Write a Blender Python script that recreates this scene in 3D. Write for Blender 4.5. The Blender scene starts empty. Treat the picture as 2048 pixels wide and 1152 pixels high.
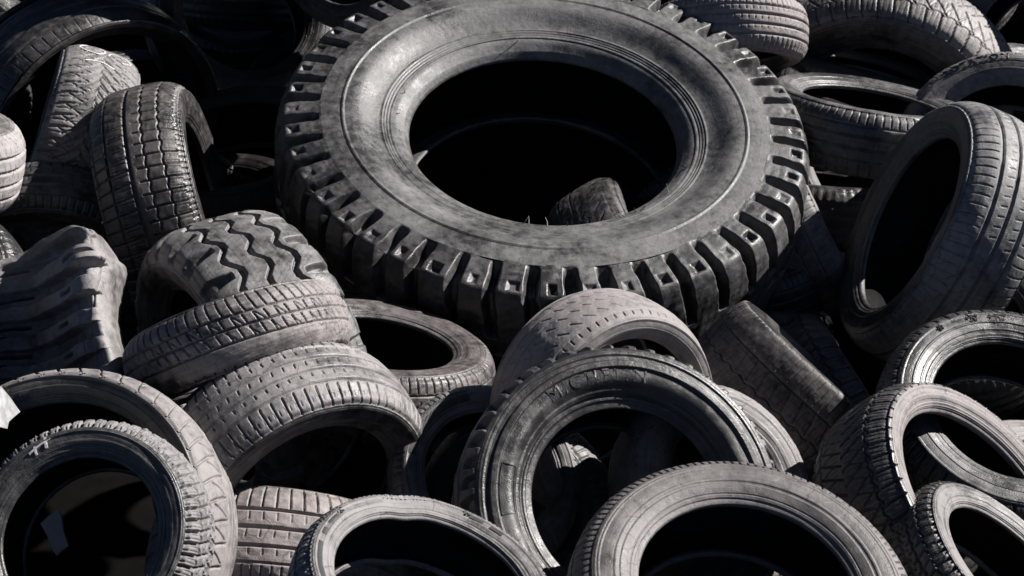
import bpy, math, random
import numpy as np
from mathutils import Vector, Matrix

# ------------------------------------------------------------------ scene, camera, sky, sun
scene = bpy.context.scene
PITCH = math.radians(22.0)
CAM_H = 3.7
cp, sp = math.cos(PITCH), math.sin(PITCH)
CR = np.array([[1, 0, 0], [0, sp, -cp], [0, cp, sp]])      # camera axes (right, up, back) -> world
CO = np.array([0.0, 0.0, CAM_H])
def cam2w(p): return CO + CR @ np.asarray(p, float)

cam_d = bpy.data.cameras.new('camera'); cam = bpy.data.objects.new('camera', cam_d)
scene.collection.objects.link(cam)
cam_d.sensor_width = 36.0; cam_d.lens = 36.0 * 3200 / 2048
cam_d.dof.use_dof = True; cam_d.dof.focus_distance = 3.7; cam_d.dof.aperture_fstop = 8.0
cam_d.clip_start = 0.05; cam_d.clip_end = 4000
cam.location = CO; cam.rotation_euler = (math.pi / 2 - PITCH, 0, 0)
scene.camera = cam

SUN_CAM = np.array([0.74, 0.66, 0.02])
sd = CR @ (SUN_CAM / np.linalg.norm(SUN_CAM))
sun_el = math.asin(sd[2]); sun_az = math.atan2(sd[0], sd[1])
world = bpy.data.worlds.new('World'); scene.world = world; world.use_nodes = True
nt = world.node_tree
sky = nt.nodes.new('ShaderNodeTexSky'); sky.sky_type = 'NISHITA'; sky.sun_disc = False
sky.sun_elevation = sun_el; sky.sun_rotation = sun_az
sky.air_density = 0.28; sky.dust_density = 0.7; sky.ozone_density = 0.4; sky.altitude = 2500
bg = nt.nodes['Background']; bg.inputs[1].default_value = 0.05
nt.links.new(sky.outputs[0], bg.inputs[0])
sun_d = bpy.data.lights.new('sun', 'SUN'); sun = bpy.data.objects.new('sun', sun_d)
scene.collection.objects.link(sun)
sun_d.energy = 5.0; sun_d.angle = math.radians(0.5); sun_d.color = (1.0, 0.955, 0.92)
sun.rotation_euler = Vector(sd).to_track_quat('Z', 'Y').to_euler()
scene.view_settings.view_transform = 'Standard'; scene.view_settings.look = 'None'
scene.view_settings.exposure = 1.18; scene.view_settings.gamma = 1.0
try: scene.cycles.max_bounces = 4; scene.cycles.diffuse_bounces = 2
except Exception: pass

# ------------------------------------------------------------------ materials
def node(t, kind, **kw):
    n = t.nodes.new(kind)
    for k, v in kw.items(): setattr(n, k, v)
    return n
def math_n(t, op, a, b=None, c=None):
    n = t.nodes.new('ShaderNodeMath'); n.operation = op
    for i, x in enumerate((a, b, c)):
        if x is None: continue
        if hasattr(x, 'is_output'): t.links.new(x, n.inputs[i])
        else: n.inputs[i].default_value = x
    return n.outputs[0]
def noise(t, vec, scale, detail=4, rough=.55):
    n = t.nodes.new('ShaderNodeTexNoise'); n.inputs['Scale'].default_value = scale
    n.inputs['Detail'].default_value = detail; n.inputs['Roughness'].default_value = rough
    t.links.new(vec, n.inputs['Vector']); return n.outputs[0]
def rubber(name, dust=.5, base=.028, top=.17, warm=1.0, streak=.5, crack=.3, rough=(.34, .74), seed=0.0, kind='side', spread=.17):
    m = bpy.data.materials.new(name); m.use_nodes = True; t = m.node_tree
    b = t.nodes['Principled BSDF']
    tc = t.nodes.new('ShaderNodeTexCoord')
    off = t.nodes.new('ShaderNodeVectorMath'); off.operation = 'ADD'; off.inputs[1].default_value = (seed * 3.1, seed * 1.7, seed * 2.3)
    t.links.new(tc.outputs['Object'], off.inputs[0]); P = off.outputs[0]
    xyz = t.nodes.new('ShaderNodeSeparateXYZ'); t.links.new(tc.outputs['Object'], xyz.inputs[0])
    X, Y, Z = xyz.outputs
    rad = math_n(t, 'SQRT', math_n(t, 'ADD', math_n(t, 'MULTIPLY', X, X), math_n(t, 'MULTIPLY', Y, Y)))
    cmb = t.nodes.new('ShaderNodeCombineXYZ')
    t.links.new(math_n(t, 'MULTIPLY', rad, 130), cmb.inputs[0]); t.links.new(math_n(t, 'MULTIPLY', Z, 130), cmb.inputs[1])
    t.links.new(math_n(t, 'ADD', math_n(t, 'MULTIPLY', X, 7), math_n(t, 'MULTIPLY_ADD', Y, 9, seed)), cmb.inputs[2])
    ns = noise(t, cmb.outputs[0], 1.0, 3, .6)
    n1 = noise(t, P, 7, 5, .6); n2 = noise(t, P, 42, 6, .65); n3 = noise(t, P, 420, 2, .6); n4 = noise(t, P, 1.9, 2, .5)
    # dust cover 0..1
    f = math_n(t, 'ADD', math_n(t, 'MULTIPLY', n1, .75), math_n(t, 'MULTIPLY', n2, .62))
    f = math_n(t, 'ADD', f, math_n(t, 'MULTIPLY', ns, streak * .5))
    f = math_n(t, 'ADD', f, math_n(t, 'MULTIPLY', n4, .45))
    mean = .5 * (.75 + .62 + streak * .5 + .45)
    mr = t.nodes.new('ShaderNodeMapRange'); mr.clamp = True
    t.links.new(f, mr.inputs[0])
    c = mean + (.5 - dust) * .55
    mr.inputs[1].default_value = c - spread; mr.inputs[2].default_value = c + spread
    D = mr.outputs[0]
    mix = t.nodes.new('ShaderNodeMix'); mix.data_type = 'RGBA'
    t.links.new(D, mix.inputs['Factor'])
    mix.inputs['A'].default_value = (base * 1.0, base * .97, base * .98, 1)
    mix.inputs['B'].default_value = (top * (1 + .03 * warm), top * (1 - .03 * warm), top * (1 - .045 * warm), 1)
    # pale scuffs (fine worn marks)
    sc = t.nodes.new('ShaderNodeMapRange'); sc.clamp = True
    t.links.new(math_n(t, 'MULTIPLY', ns, n2), sc.inputs[0])
    sc.inputs[1].default_value = .36; sc.inputs[2].default_value = .47; sc.inputs[3].default_value = 0; sc.inputs[4].default_value = .55 * min(1, streak + .3)
    mix2 = t.nodes.new('ShaderNodeMix'); mix2.data_type = 'RGBA'
    t.links.new(sc.outputs[0], mix2.inputs['Factor']); t.links.new(mix.outputs['Result'], mix2.inputs['A'])
    mix2.inputs['B'].default_value = (min(.32, top * 1.5), min(.31, top * 1.45), min(.30, top * 1.38), 1)
    col = mix2.outputs['Result']
    # black specks / pits
    vs = t.nodes.new('ShaderNodeTexVoronoi'); vs.inputs['Scale'].default_value = 95; vs.inputs['Randomness'].default_value = 1
    t.links.new(P, vs.inputs['Vector'])
    pit = t.nodes.new('ShaderNodeMapRange'); pit.clamp = True
    t.links.new(math_n(t, 'ADD', vs.outputs['Distance'], math_n(t, 'MULTIPLY', n1, .9)), pit.inputs[0])
    pit.inputs[1].default_value = .40; pit.inputs[2].default_value = .47; pit.inputs[3].default_value = .75 if kind != 'clean' else 0; pit.inputs[4].default_value = 0
    mix3 = t.nodes.new('ShaderNodeMix'); mix3.data_type = 'RGBA'
    t.links.new(pit.outputs[0], mix3.inputs['Factor']); t.links.new(col, mix3.inputs['A']); mix3.inputs['B'].default_value = (.02, .019, .02, 1)
    col = mix3.outputs['Result']
    # fine pale scratches in two directions
    for rot, thr in ((.5, .55), (2.0, .57)):
        mp = t.nodes.new('ShaderNodeMapping'); mp.inputs['Rotation'].default_value = (rot * .6, rot * .4, rot); mp.inputs['Scale'].default_value = (3.5, 70, 40); t.links.new(P, mp.inputs['Vector'])
        sv = t.nodes.new('ShaderNodeTexVoronoi'); sv.inputs['Scale'].default_value = 1.6; t.links.new(mp.outputs[0], sv.inputs['Vector'])
        ma = t.nodes.new('ShaderNodeMath'); ma.operation = 'LESS_THAN'; t.links.new(sv.outputs['Distance'], ma.inputs[0]); ma.inputs[1].default_value = .13
        mk = math_n(t, 'MULTIPLY', ma.outputs[0], math_n(t, 'GREATER_THAN', n2, thr)); mk = math_n(t, 'MULTIPLY', mk, .38 if kind != 'clean' else 0.0)
        mx = t.nodes.new('ShaderNodeMix'); mx.data_type = 'RGBA'; t.links.new(mk, mx.inputs['Factor']); t.links.new(col, mx.inputs['A'])
        mx.inputs['B'].default_value = (min(.3, top * 1.7), min(.29, top * 1.62), min(.285, top * 1.58), 1); col = mx.outputs['Result']
    # short cracks
    vd = t.nodes.new('ShaderNodeTexVoronoi'); vd.feature = 'DISTANCE_TO_EDGE'; vd.inputs['Scale'].default_value = 21
    wv = t.nodes.new('ShaderNodeVectorMath'); wv.operation = 'MULTIPLY_ADD'
    nw = t.nodes.new('ShaderNodeTexNoise'); nw.inputs['Scale'].default_value = 30; nw.inputs['Detail'].default_value = 4; t.links.new(P, nw.inputs['Vector'])
    t.links.new(nw.outputs['Color'], wv.inputs[0]); wv.inputs[1].default_value = (.03, .03, .03); t.links.new(P, wv.inputs[2])
    t.links.new(wv.outputs[0], vd.inputs['Vector'])
    ck = math_n(t, 'MULTIPLY', math_n(t, 'LESS_THAN', vd.outputs['Distance'], .022), math_n(t, 'GREATER_THAN', n1, .60 - .12 * crack))
    ck = math_n(t, 'MULTIPLY', ck, min(1, crack * 1.6))
    mix4 = t.nodes.new('ShaderNodeMix'); mix4.data_type = 'RGBA'
    t.links.new(ck, mix4.inputs['Factor']); t.links.new(col, mix4.inputs['A']); mix4.inputs['B'].default_value = (.014, .013, .014, 1)
    t.links.new(mix4.outputs['Result'], b.inputs['Base Color'])
    r = t.nodes.new('ShaderNodeMapRange'); t.links.new(D, r.inputs[0]); r.inputs[3].default_value = rough[0] if kind != 'clean' else .9; r.inputs[4].default_value = rough[1] if kind != 'clean' else .97
    t.links.new(r.outputs[0], b.inputs['Roughness'])
    b.inputs['Specular IOR Level'].default_value = .06 if kind == 'clean' else .5
    h = math_n(t, 'ADD', math_n(t, 'MULTIPLY', n2, .0022), math_n(t, 'MULTIPLY', n3, .0007))
    h = math_n(t, 'ADD', h, math_n(t, 'MULTIPLY', ns, .0006))
    h = math_n(t, 'SUBTRACT', h, math_n(t, 'MULTIPLY', ck, .0016))
    h = math_n(t, 'SUBTRACT', h, math_n(t, 'MULTIPLY', pit.outputs[0], .0012))
    bp = t.nodes.new('ShaderNodeBump'); bp.inputs['Strength'].default_value = .8; bp.inputs['Distance'].default_value = 1.0
    t.links.new(h, bp.inputs['Height']); t.links.new(bp.outputs[0], b.inputs['Normal'])
    return m
def plain(name, col, rough=.6, var=.25, scale=30):
    m = bpy.data.materials.new(name); m.use_nodes = True; t = m.node_tree; b = t.nodes['Principled BSDF']
    tc = t.nodes.new('ShaderNodeTexCoord'); n = noise(t, tc.outputs['Object'], scale, 6, .65)
    mr = t.nodes.new('ShaderNodeMapRange'); t.links.new(n, mr.inputs[0]); mr.inputs[1].default_value = .3; mr.inputs[2].default_value = .7
    mr.inputs[3].default_value = 1 - var; mr.inputs[4].default_value = 1 + var * .5
    vm = t.nodes.new('ShaderNodeVectorMath'); vm.operation = 'SCALE'; vm.inputs[0].default_value = col; t.links.new(mr.outputs[0], vm.inputs['Scale'])
    t.links.new(vm.outputs[0], b.inputs['Base Color']); b.inputs['Roughness'].default_value = rough; b.inputs['Specular IOR Level'].default_value = .05 if rough > .92 else .4
    bp = t.nodes.new('ShaderNodeBump'); bp.inputs['Strength'].default_value = .4; bp.inputs['Distance'].default_value = .002
    t.links.new(n, bp.inputs['Height']); t.links.new(bp.outputs[0], b.inputs['Normal'])
    return m
CHALK = plain('chalk', (.62, .60, .58), .9, .5, 160)
INK = plain('glossy_black_rubber', (.012, .012, .013), .35, .3, 80)

# ------------------------------------------------------------------ mesh helpers
coll = scene.collection
def link(name, mesh, mat, parent=None):
    o = bpy.data.objects.new(name, mesh); coll.objects.link(o)
    if mat: mesh.materials.append(mat)
    if parent: o.parent = parent
    return o
def raw_mesh(name, verts, quads, smooth=True):
    verts = np.asarray(verts, np.float32).reshape(-1, 3); quads = np.asarray(quads, np.int32); k = quads.shape[1]
    me = bpy.data.meshes.new(name)
    me.vertices.add(len(verts)); me.vertices.foreach_set('co', verts.ravel())
    me.loops.add(quads.size); me.loops.foreach_set('vertex_index', quads.ravel())
    me.polygons.add(len(quads)); me.polygons.foreach_set('loop_start', np.arange(0, quads.size, k, dtype=np.int32))
    try: me.polygons.foreach_set('loop_total', np.full(len(quads), k, np.int32))
    except Exception: pass
    me.polygons.foreach_set('use_smooth', np.full(len(quads), smooth))
    me.update(calc_edges=True); me.validate(); return me
def grid_mesh(name, P, closed=True, smooth=True):
    n, m, _ = P.shape
    i, j = np.meshgrid(np.arange(n - 1), np.arange(m if closed else m - 1), indexing='ij'); jn = (j + 1) % m
    q = np.stack([i * m + j, i * m + jn, (i + 1) * m + jn, (i + 1) * m + j], -1).reshape(-1, 4)
    return raw_mesh(name, P.reshape(-1, 3), q, smooth)
def spline(pts, n):
    p = np.asarray(pts, float); a = np.vstack([2 * p[0] - p[1], p, 2 * p[-1] - p[-2]])
    out = []
    for i in range(1, len(a) - 2):
        t = np.linspace(0, 1, 40, endpoint=False)[:, None]
        p0, p1, p2, p3 = a[i - 1], a[i], a[i + 1], a[i + 2]
        out.append(.5 * (2 * p1 + (p2 - p0) * t + (2 * p0 - 5 * p1 + 4 * p2 - p3) * t ** 2 + (3 * p1 - p0 - 3 * p2 + p3) * t ** 3))
    out = np.vstack(out + [p[-1:]])
    s = np.r_[0, np.cumsum(np.linalg.norm(np.diff(out, axis=0), axis=1))]
    u = np.linspace(0, s[-1], n)
    return np.stack([np.interp(u, s, out[:, k]) for k in range(p.shape[1])], 1)
def sstep(x): x = np.clip(x, 0, 1); return x * x * (3 - 2 * x)
def vnoise(seed, *coords):
    r = np.random.RandomState(seed); v = 0
    for k in range(7):
        f = r.normal(size=len(coords)) * (1 + k * .6); v = v + np.sin(sum(a * c for a, c in zip(f, coords)) + r.uniform(0, 6.3)) / (1 + .4 * k)
    return v / 2.2

# ------------------------------------------------------------------ tread patterns: layers cut into the tread
# C: groove running round   L: slots across   V: slots across, mirrored   P: pocket in each lug   S: studs
def C(pos, w, d, amp=0, N=0, kind='sin'): return ('C', pos, w, d, amp, N, kind)
def L(x0, x1, N, w, d, slope=0, ph=0, curve=0, jit=0): return ('L', x0, x1, N, w, d, slope, ph, curve, jit)
def V(x0, x1, N, w, d, slope=0, ph=0, curve=0, jit=0): return ('V', x0, x1, N, w, d, slope, ph, curve, jit)
def P(xc, hx, N, ht, d, ph=0): return ('P', xc, hx, N, ht, d, ph)
def G(xa, xb, N, wa, wb, d, ph=0, slope=0): return ('G', xa, xb, N, wa, wb, d, ph, slope)   # gap between lugs
def tri(a): return 2 * np.abs(2 * (a / (2 * np.pi) - np.floor(a / (2 * np.pi) + .5))) - 1
def cut_depth(spec, xf, th, R, hw, dx, seed):
    d = np.zeros(np.broadcast(xf, th).shape); e = max(.0011, dx * .55); r = np.random.RandomState(seed)
    prof = lambda dist, w: sstep((w / 2 + e - np.abs(dist)) / (2 * e))
    for s in spec:
        if s[0] == 'C':
            _, pos, w, dp, amp, N, kind = s
            o = pos + (amp * (np.sin(N * th) if kind == 'sin' else np.clip(1.7 * tri(N * th), -1, 1)) if amp else 0)
            d = np.maximum(d, dp * prof((xf - o) * hw, w))
        elif s[0] in 'LV':
            _, x0, x1, N, w, dp, sl, ph, cv, jit = s
            x = np.abs(xf) if s[0] == 'V' else xf
            phs = ph + (0.5 * (xf > 0) if s[0] == 'V' else 0)
            xm = (x - .5 * (x0 + x1))
            q = N * th / (2 * np.pi) + phs + sl * xm + cv * xm * xm
            k = np.floor(q); pit = 2 * np.pi * R / N
            if jit: q = q + jit * (np.sin(k * 12.9898 + seed) * .5); 
            dist = (q - np.floor(q) - .5) * pit
            slm = (sl + 2 * cv * xm) * pit / hw
            dist = dist / np.sqrt(1 + slm * slm)
            inside = sstep((e - np.maximum(x0 - x, x - x1) * hw) / (2 * e))
            d = np.maximum(d, dp * prof(dist, w) * inside)
        elif s[0] == 'G':
            _, xa, xb, N, wa, wb, dp, ph, sl = s
            ax = np.abs(xf); u = np.clip((ax - xa) / (xb - xa), 0, 1)
            q = N * th / (2 * np.pi) + ph + 0.5 * (xf > 0) + sl * u
            pit = 2 * np.pi * R / N; dist = (q - np.floor(q) - .5) * pit
            k = np.floor(q); w = (wa + (wb - wa) * u) * (1 + .16 * np.sin(k * 7.31 + seed)) ; dist = dist + pit * .035 * np.sin(k * 3.77 + 1.3)
            ee = max(e * 1.6, .0085 * R / .8)
            if wa > .02: w = w + .006 * vnoise(seed + 3, xf * 6 + 0 * th, 40 * np.cos(th) + 0 * xf, 40 * np.sin(th) + 0 * xf)
            pr = sstep((w / 2 + ee - np.abs(dist)) / (2 * ee)) * sstep((ax - xa) * hw / .006 + .5)
            d = np.maximum(d, dp * pr)
        elif s[0] == 'P':
            _, xc, hx, N, ht, dp, ph = s
            ax = np.abs(xf); q = N * th / (2 * np.pi) + ph + 0.5 * (xf > 0); pit = 2 * np.pi * R / N
            kk = np.floor(q); dist = np.abs((q - np.floor(q) - .5 + .03 * np.sin(kk * 5.1)) * pit) - ht * (1 + .25 * np.sin(kk * 2.9)); dp = dp * (.75 + .35 * np.sin(kk * 4.3)); dxm = (np.abs(ax - xc) - hx) * hw
            sd_ = np.maximum(dist, dxm); d = d + dp * sstep((.006 - sd_) / .014)
        elif s[0] == 'S':
            _, xs, N, rr, hh = s
            for kx, x0 in enumerate(xs):
                q = N * th / (2 * np.pi) + kx * .37; pit = 2 * np.pi * R / N
                dist = np.hypot((q - np.floor(q) - .5) * pit, (xf - x0) * hw)
                d = d - hh * sstep((rr + .001 - dist) / .002)
    return d
RIB = [C(-.56, .009, .007), C(-.19, .009, .007), C(.19, .009, .007), C(.56, .009, .007), L(.62, 1.32, 70, .0045, .005, .25, 0, .5), L(-1.32, -.62, 70, .0045, .005, .25, 0, -.5), L(-.5, -.25, 76, .0032, .004, .4), L(-.14, .14, 76, .0028, .003, -.5, .3), L(.25, .5, 76, .0032, .004, .4, .2)]
PATTERNS = {
 'rib': RIB,
 'rib3': [C(-.42, .010, .007), C(0.02, .010, .007), C(.44, .010, .007), L(.5, 1.34, 84, .004, .0045, .2, 0, .8), L(-1.34, -.5, 84, .004, .0045, .2, 0, -.8), L(-.36, -.06, 60, .003, .003, .9), L(.08, .38, 60, .003, .003, .9, .4)],
 'slot': [C(-.5, .007, .006), C(-.1, .008, .006), C(.3, .008, .006), C(.66, .005, .004), L(.72, 1.34, 86, .0038, .0045, 0), L(-1.34, -.56, 62, .005, .006, .1), L(-.44, -.16, 62, .003, .003, .2, .2), L(-.05, .26, 62, .003, .003, -.2, .1)],
 'block': [C(-.62, .006, .007, .03, 60), C(-.12, .012, .008), C(.24, .006, .007, .04, 62), C(.62, .006, .007, .04, 62), L(-1.3, -.15, 62, .006, .007, .45, 0, .2), L(.05, 1.0, 62, .0055, .007, .1, .2), L(.98, 1.32, 124, .005, .005, 1.2, .1), L(-.55, -.2, 124, .0028, .003, .4, .2), L(.66, .98, 124, .0026, .0025, .1, .3)],
 'vcut': [V(-.05, .62, 54, .006, .007, 2.3, 0, -.6), V(.5, 1.3, 54, .0065, .007, .7, .3, .3), V(.2, .95, 108, .0032, .0035, .5, .2), V(.3, .75, 54, .0045, .006, -1.2, .55), V(0, .32, 54, .0045, .005, 3.0, .5)],
 'winter': [C(-.66, .0055, .006, .05, 56, 'tri'), C(.66, .0055, .006, .05, 56, 'tri'), V(.0, .66, 56, .007, .0085, 1.7, 0, .4), V(.62, 1.34, 56, .008, .009, .5, .45, .2), V(.2, .62, 56, .005, .006, -.9, .55), V(.1, 1.1, 168, .0026, .0025, .35, .1)],
 'stud': [C(-.64, .006, .007, .04, 54, 'tri'), C(-.2, .006, .007, .05, 54, 'tri'), C(.2, .006, .007, .05, 54, 'tri'), C(.64, .006, .007, .04, 54, 'tri'), V(.0, .62, 54, .007, .008, 1.0, 0, .3), V(.6, 1.36, 54, .010, .010, .3, .4, .1), V(1.02, 1.34, 108, .004, .005, 1.6, .2), V(.66, 1.0, 162, .0024, .0025, .3, .1), ('S', (-.45, -.05, .42, .82, -.82), 27, .0035, .0022)],
 'worn': [C(-.5, .006, .0022), C(-.14, .0035, .0012), C(.2, .003, .001), C(.78, .003, .0025, .004, 40), L(-.95, -.55, 40, .004, .0025, .8, .1, .5), L(-.45, -.18, 38, .0045, .003, 1.2, .3, .6, .3), L(-.1, .16, 38, .0045, .0032, 1.3, .1, .8, .3), L(.26, .62, 38, .005, .0035, 1.2, .5, .9, .3), L(.76, .9, 64, .0045, .005, .2), L(-1.3, -1.0, 60, .004, .004)],
 'wornblk': [C(-.45, .005, .0035, .06, 44, 'tri'), C(.1, .004, .003, .06, 44, 'tri'), C(.55, .004, .003, .05, 44), L(-1.2, -.42, 44, .0055, .0045, .7, .1, .4, .3), L(-.4, .1, 44, .004, .0035, -1.0, .3, .5, .3), L(.12, .55, 44, .004, .003, .9, .6, .5, .3), L(.6, 1.3, 88, .0035, .0035, .2, .2)],
 'zigzag': [C(-.50, .016, .014, .085, 24, 'tri'), C(0.0, .013, .013, .085, 24, 'tri'), C(.50, .016, .014, .085, 24, 'tri'), G(.60, 1.06, 24, .016, .036, .018), ],
 'asym': [C(-.62, .006, .006), C(-.36, .006, .006), C(-.12, .0045, .005), C(.12, .0045, .005), C(.3, .0045, .005), L(.36, 1.3, 44, .007, .006, .8, .1, .5), L(.36, .8, 44, .004, .004, -.8, .5), L(-1.25, -.7, 70, .0035, .004, .2)],
 'lug': [G(.30, .95, 45, .026, .042, .042, 0, .2), C(0, .03, .03, .10, 23, 'tri'), P(1.17, .075, 45, .0135, .016, .7)],
 'trucklug': [C(-.3, .013, .013, .07, 26, 'tri'), C(.3, .013, .013, .07, 26, 'tri'), G(.5, .9, 46, .016, .030, .017), ],
}

# ------------------------------------------------------------------ tyre builder
GROUP = 'old tyres lying in the heap'
def section(R, W, r, tw, square=0.0, bz=1.0, toe=.0):
    H = R - r; k = R / .3; t = tw * W; dr = .02 * k * (1 - square * .45)
    half = [(R, 0), (R - .0012 * k, .35 * t), (R - .006 * k * (1 - square * .5), .7 * t), (R - dr, t), (R - dr - .11 * H, t + (W / 2 - t) * .55), (r + .68 * H, W * .488),
            (r + .50 * H, W * .5), (r + .34 * H, W * .488), (r + .19 * H, W * .455 * bz), (r + .09 * H, W * .42 * bz), (r + .03 * H, W * .405 * bz), (r, W * .392 * bz), (r - .001 - toe * .55, W * (.372 - toe * .6) * bz)]
    inner = [(r - .001 - toe * .55, W * (.372 - toe * .6) * bz), (r + .003 - toe, W * (.335 - toe * 1.6) * bz), (r + .09 * H, W * .345 * bz), (r + .3 * H, W * .425), (r + .55 * H, W * .435), (R - .055 * k, t * .9), (R - .042 * k, t * .5), (R - .038 * k, 0)]
    return np.array(half), np.array(inner)
def revolve(sec, nth):
    th = np.linspace(0, 2 * np.pi, nth, endpoint=False)
    return np.stack([sec[:, 0, None] * np.cos(th), sec[:, 0, None] * np.sin(th), np.broadcast_to(sec[:, 1, None], (len(sec), nth))], -1), th
def frame(n):
    n = np.asarray(n, float); n = n / np.linalg.norm(n)
    up = np.array([0, 1, 0]) if abs(n[1]) < .93 else np.array([0, 0, -1])
    y = up - n * (up @ n); y /= np.linalg.norm(y); x = np.cross(y, n)
    return x, y, n
class Tyre: pass
def make_tyre(name, label, c, n, R, W, r, tw=.43, pat='rib', roll=0., sh=.14, square=0., dx=None, rings=None, mat=None, tmat=None, imat=None,
              dents=(), oval=.006, warp=.004, seed=1, cat='tyre', flip=False, roughness=0.0008, bz=1.0, toe=0.0):
    T = Tyre(); rs = np.random.RandomState(seed)
    x, y, z = frame(n)
    root = bpy.data.objects.new(name, None); coll.objects.link(root); root.empty_display_size = .1
    M = np.eye(4); M[:3, 0] = CR @ x; M[:3, 1] = CR @ y; M[:3, 2] = CR @ z; M[:3, 3] = cam2w(c)
    root.matrix_world = Matrix(M.tolist())
    root['label'] = label; root['category'] = cat; root['group'] = GROUP
    half, inn = section(R, W, r, tw, square, bz, toe)
    a0, a1 = rs.uniform(0, 6.3, 2); H = R - r
    def deform(Pt):
        rho = np.hypot(Pt[..., 0], Pt[..., 1]); th = np.arctan2(Pt[..., 1], Pt[..., 0])
        s = 1 + oval * np.cos(2 * (th - a0)) + .25 * oval * np.cos(3 * th + a1)
        zz = Pt[..., 2] + warp * np.sin(2 * th + a1) * (rho / R)
        dr = 0
        for (t0, sg, drr, dzz, band) in dents:
            dth = (th - math.radians(t0) + np.pi) % (2 * np.pi) - np.pi
            w = np.exp(-(dth / math.radians(sg)) ** 2) * np.where(band > 0, sstep((R - rho) / (H) * 1.3 + .1), 1)
            dr = dr + drr * w; zz = zz + dzz * w
        q = rho * s + dr
        return np.stack([q * np.cos(th), q * np.sin(th), zz], -1)
    T.deform = deform
    dense = spline(half[:, ::-1], 900)[:, ::-1]; arc = np.r_[0, np.cumsum(np.linalg.norm(np.diff(dense, axis=0), axis=1))]
    it = np.argmin(np.abs(dense[:, 1] - tw * W) + (dense[:, 0] < R - .03 * R / .3) * 9); hw = arc[it]
    dr_sh = (.02 * R / .3) * (1 - square * .45)
    ie = np.argmax(dense[:, 0] < R - dr_sh - sh * H); ib = np.argmax(dense[:, 0] < r + .045 * H)
    # tread
    d = np.linalg.norm(np.asarray(c)); dx = dx or d / 1600 * .82
    nx = max(24, int(2 * arc[ie] / dx)); s = np.linspace(-arc[ie], arc[ie], nx); nth = int(2 * np.pi * R / dx)
    rho = np.interp(np.abs(s), arc, dense[:, 0]); zz = np.interp(np.abs(s), arc, dense[:, 1]) * np.sign(s)
    drho = np.gradient(rho, s); dz = np.gradient(zz, s); nl = np.hypot(drho, dz); nr, nz = dz / nl, -drho / nl
    th = np.linspace(0, 2 * np.pi, nth, endpoint=False)
    xf = (s / hw)[:, None]; dep = cut_depth(PATTERNS[pat], -xf if flip else xf, (th + roll)[None, :], R, hw, dx, seed)
    fade = sstep((arc[ie] - np.abs(s)) / max(.35 * (arc[ie] - hw), .004))[:, None]
    dep = dep * fade + roughness * vnoise(seed + 5, xf * 4 + 0 * th, 9 * np.cos(th)[None, :] + 0 * xf, 9 * np.sin(th)[None, :] + 0 * xf)
    dep = dep + .35 * roughness * vnoise(seed + 9, xf * 9 + 0 * th, 22 * np.cos(th)[None, :] + 0 * xf, 22 * np.sin(th)[None, :] + 0 * xf)
    rr = rho[:, None] - dep * nr[:, None]; z2 = zz[:, None] - dep * nz[:, None]
    Pt = np.stack([rr * np.cos(th), rr * np.sin(th), z2], -1)
    link('tread', grid_mesh('tread', deform(Pt)), tmat, root)
    # sidewalls and beads
    rings = rings if rings is not None else [(.10, .0012, .006), (.16, .0010, .004), (.52, .0008, .010), (.80, .0012, .008), (.90, .0016, .006)]
    seg = np.arange(max(ie - 6, 0), ib); ss = np.linspace(arc[seg[0]], arc[seg[-1]], 84)
    u = (ss - ss[0]) / (ss[-1] - ss[0])
    rho = np.interp(ss, arc, dense[:, 0]); zz = np.interp(ss, arc, dense[:, 1])
    drho = np.gradient(rho, ss); dz = np.gradient(zz, ss); nl = np.hypot(drho, dz); nr, nz = dz / nl, -drho / nl
    rel = np.zeros_like(u)
    for p_, h_, w_ in rings: rel += h_ * sstep((w_ / 2 + .0012 - np.abs(u - p_) * (ss[-1] - ss[0])) / .0024)
    rel *= sstep(u / .05)
    sec = np.stack([rho + rel * nr, zz + rel * nz], 1)
    T.sec = sec; T.nrm = np.stack([nr, nz], 1); T.R, T.r, T.root = R, r, root
    bseg = np.linspace(arc[ib - 1], arc[-1], 16)
    bsec = np.vstack([np.stack([np.interp(bseg, arc, dense[:, 0]), np.interp(bseg, arc, dense[:, 1])], 1), spline(inn[:3, ::-1], 12)[1:, ::-1]])
    T.side = []
    for sg in (1, -1):
        Pt, th2 = revolve(sec * [1, sg], 288)
        bul = .0016 * vnoise(seed + 11 + sg, 3 * np.cos(th2)[None, :] + 0 * u[:, None], 3 * np.sin(th2)[None, :] + 0 * u[:, None], 2 * u[:, None] + 0 * th2)
        Pt[..., 2] += sg * bul * np.sin(np.pi * u)[:, None]
        T.side.append(link('sidewall', grid_mesh('sidewall', deform(Pt)), mat, root))
        Pt, _ = revolve(bsec * [1, sg], 220); link('bead', grid_mesh('bead', deform(Pt)), mat, root)
    iu = spline(inn[2:, ::-1], 26)[:, ::-1]; full = np.vstack([iu, (iu * [1, -1])[::-1][1:]])
    Pt, _ = revolve(full, 140); link('inner_lining', grid_mesh('inner_lining', deform(Pt)), imat, root)
    dn = np.stack([np.gradient(dense[:, 0]), np.gradient(dense[:, 1])], 1); dn = np.stack([dn[:, 1], -dn[:, 0]], 1); dn /= np.linalg.norm(dn, axis=1)[:, None] + 1e-12
    mono = np.minimum.accumulate(dense[:, 0]) - np.arange(len(dense)) * 1e-9
    def on_side(ang_deg, rho_, h=0.0, sgn=1):         # point on the near flank (sidewall or shoulder) at an angle and radius
        i = np.interp(rho_, mono[::-1], np.arange(len(dense))[::-1]); f = lambda a: np.interp(i, np.arange(len(dense)), a)
        a = np.radians(ang_deg); q = f(mono) + h * f(dn[:, 0])
        return deform(np.stack([q * np.cos(a), q * np.sin(a), sgn * (f(dense[:, 1]) + h * f(dn[:, 1]))], -1))
    T.on_side = on_side
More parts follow.
